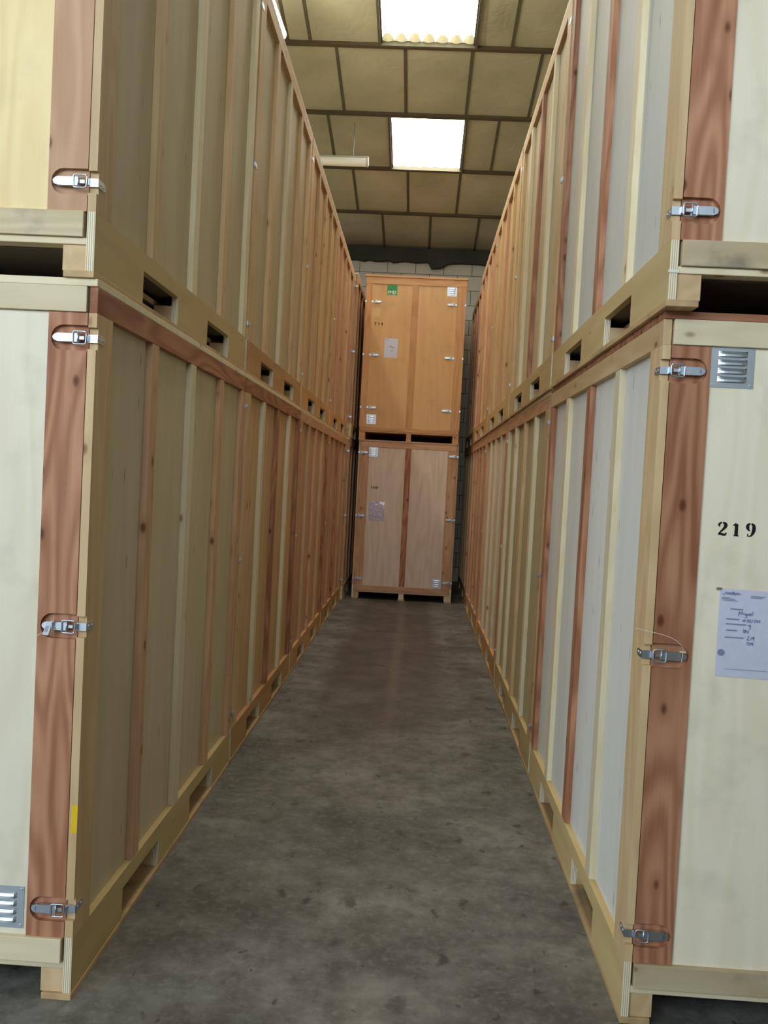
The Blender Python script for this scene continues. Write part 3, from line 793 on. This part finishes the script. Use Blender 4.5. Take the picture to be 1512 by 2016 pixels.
hand([(.064,.090),(.066,.072)]); hand([(.066,.074),(.070,.082),(.076,.073)]); hand([(.076,.073),(.077,.084)]); hand([(.081,.085),(.082,.079)])
hand([(.090,.080),(.086,.081),(.087,.086),(.091,.082),(.091,.091),(.087,.093)]); hand([(.094,.080),(.095,.085),(.099,.080),(.099,.086)]); hand([(.102,.083),(.106,.080),(.103,.079),(.103,.085),(.108,.085)]); hand([(.110,.086),(.112,.071)])
hand([(.082,.101),(.079,.104),(.082,.107),(.085,.103),(.082,.101)]); hand([(.088,.099),(.087,.107)]); hand([(.093,.110),(.097,.098)]); hand([(.099,.100),(.098,.108)]); hand([(.102,.101),(.106,.101),(.102,.108),(.107,.108)]); hand([(.109,.110),(.114,.098)])
hand([(.118,.101),(.122,.100),(.118,.107),(.123,.107)]); hand([(.127,.101),(.125,.105),(.128,.107),(.130,.103),(.127,.101)]); hand([(.133,.101),(.137,.100),(.133,.107),(.138,.107)])
hand([(.104,.117),(.100,.118),(.102,.123),(.106,.118),(.105,.130),(.101,.133)])
hand([(.084,.133),(.083,.145)]); hand([(.092,.135),(.088,.137),(.092,.141),(.089,.145),(.087,.142),(.092,.135)]); hand([(.096,.137),(.096,.142),(.100,.141)]); hand([(.100,.136),(.099,.147)])
hand([(.098,.158),(.103,.157),(.098,.168),(.106,.168)]); hand([(.111,.158),(.110,.169)]); hand([(.119,.158),(.115,.160),(.118,.163),(.120,.158),(.119,.169)])
hand([(.099,.174),(.098,.186)]); hand([(.107,.176),(.103,.180),(.106,.186),(.110,.181),(.107,.176)]); hand([(.114,.176),(.113,.182),(.118,.181)]); hand([(.118,.175),(.117,.187)])
ink(doc, hw, BALL, 'handwriting')
vt = link('vent_plate', VENT, rl, (.235+rlo[0], .0055+rlo[1], 2.257)); vt['label'] = 'louvred metal vent plate'
stencil('219', .222, 1.692, .046, .047, .0055, rl, rlo)
vt = link('vent_plate', VENT, ll, (-.246+llo[0], .0055+llo[1], .306)); vt['label'] = 'louvred metal vent plate'
B().box(0.0004, -.021, -.0008, .0004, .575, .672).obj('yellow_sticker', YELLOW, ll, off=llo)
# white plastic ties round the pallet skirt ends of the right top crate
B().box(-.003, .031, -.003, .004, .108, .118).obj('cable_tie', WHITE, ru, off=ruo)

# paper on the golden end crate and plastic sleeve on the crate below
pp = sheet('lilac grey paper pinned on the golden top crate at the aisle end', eu.location.x+euo[0]+.322, YE+.010, CH+1.545, .20, .292, PAPER, -.004)
st2 = [([(.075+.06*u, -.105-.03*u-.006*math.sin(u*14), .0022) for u in [k/12 for k in range(13)]], True), ([(.07, -.125, .002), (.16, -.150, .002)], False), ([(.095, -.185, .004), (.125, -.188, .004)], False), ([(.02, -.02, .004), (.06, -.015, .004)], False)]
ink(pp, st2, PRINT, 'writing')
qs = N('plastic_sleeve'); qs.b.inputs['Base Color'].default_value = srgb('#d2c9e0'); qs.b.inputs['Roughness'].default_value = .12
qs.b.inputs['Specular IOR Level'].default_value = .9; qs.b.inputs['Coat Weight'].default_value = 1.0; qs.b.inputs['Coat Roughness'].default_value = .05
_tc = qs.n('ShaderNodeTexCoord'); _n = qs.n('ShaderNodeTexNoise'); _n.inputs['Scale'].default_value = 14; _n.inputs['Detail'].default_value = 3; _n.inputs['Distortion'].default_value = 1.5
qs.l(_tc.outputs['Object'], _n.inputs['Vector']); _b = qs.n('ShaderNodeBump'); _b.inputs['Strength'].default_value = .9; _b.inputs['Distance'].default_value = .02
qs.l(_n.outputs['Fac'], _b.inputs['Height']); qs.l(_b.outputs[0], qs.b.inputs['Normal'])
sv = sheet('crinkled clear document sleeve on the bottom end crate below number 160', XE+.203, YE+.005, 1.500, .235, .287, qs.m, -.006, 'document sleeve', 'document_sleeve', .008)

# security seals on two latches
sx0, sy0 = LL[0], LL[1]
tg = thing('security_seal', 'white plastic seal tag looped on the middle latch of the cream crate', 'seal', (sx0-.110, sy0-.012, 1.290))
b = B(); b.prism([(-.012, .0), (.008, .004), (-.006, -.046), (-.026, -.044)], 'Y', -.006, -.003); b.obj('tag', PLASTIC, tg, bev=.001)
b = B()
for k in range(3): b.prism([(-.006-.004*k, -.014), (-.004-.004*k, -.0135), (-.010-.004*k, -.034), (-.012-.004*k, -.0345)], 'Y', -.0066, -.006)
b.obj('tag_printing', PRINT, tg)
b = B(); b.tube([(.006, -.004, -.004), (.010, -.006, .004), (.010, .004, .008), (.010, .012, -.012), (.010, -.004, -.036), (.006, -.006, -.030), (.004, -.005, -.006)], .0012, 6); b.tube([(-.018, -.004, -.036), (-.030, -.006, -.040), (-.044, -.010, -.050)], .0012, 6); b.obj('cord', WIRE, tg, smooth=True)

sx1, sy1 = RL[0], RL[1]
sw = thing('security_seal', 'thin pale cord seal curling off the middle latch of crate 219', 'seal', (sx1+.128, sy1-.012, 1.275))
b = B(); b.box(-.012, .008, -.008, 0, .0165, .022).obj('seal_block', flat('cream_plastic', '#ded6b0', .5), sw, bev=.001)
b = B(); b.tube([(-.002, -.006, .018), (-.0035, -.0065, .0), (-.005, -.006, -.017)], .0012, 6)
pth = smooth_path([(0, .020, -.004), (-.006, .036, -.014), (-.022, .054, -.022), (-.046, .067, -.026), (-.080, .078, -.028), (-.112, .084, -.026), (-.142, .089, -.022), (-.168, .094, -.018)], 6)
b.tube([(p[0], p[2], p[1]) for p in pth], .0011, 6); b.obj('cord', WIRE, sw, smooth=True)
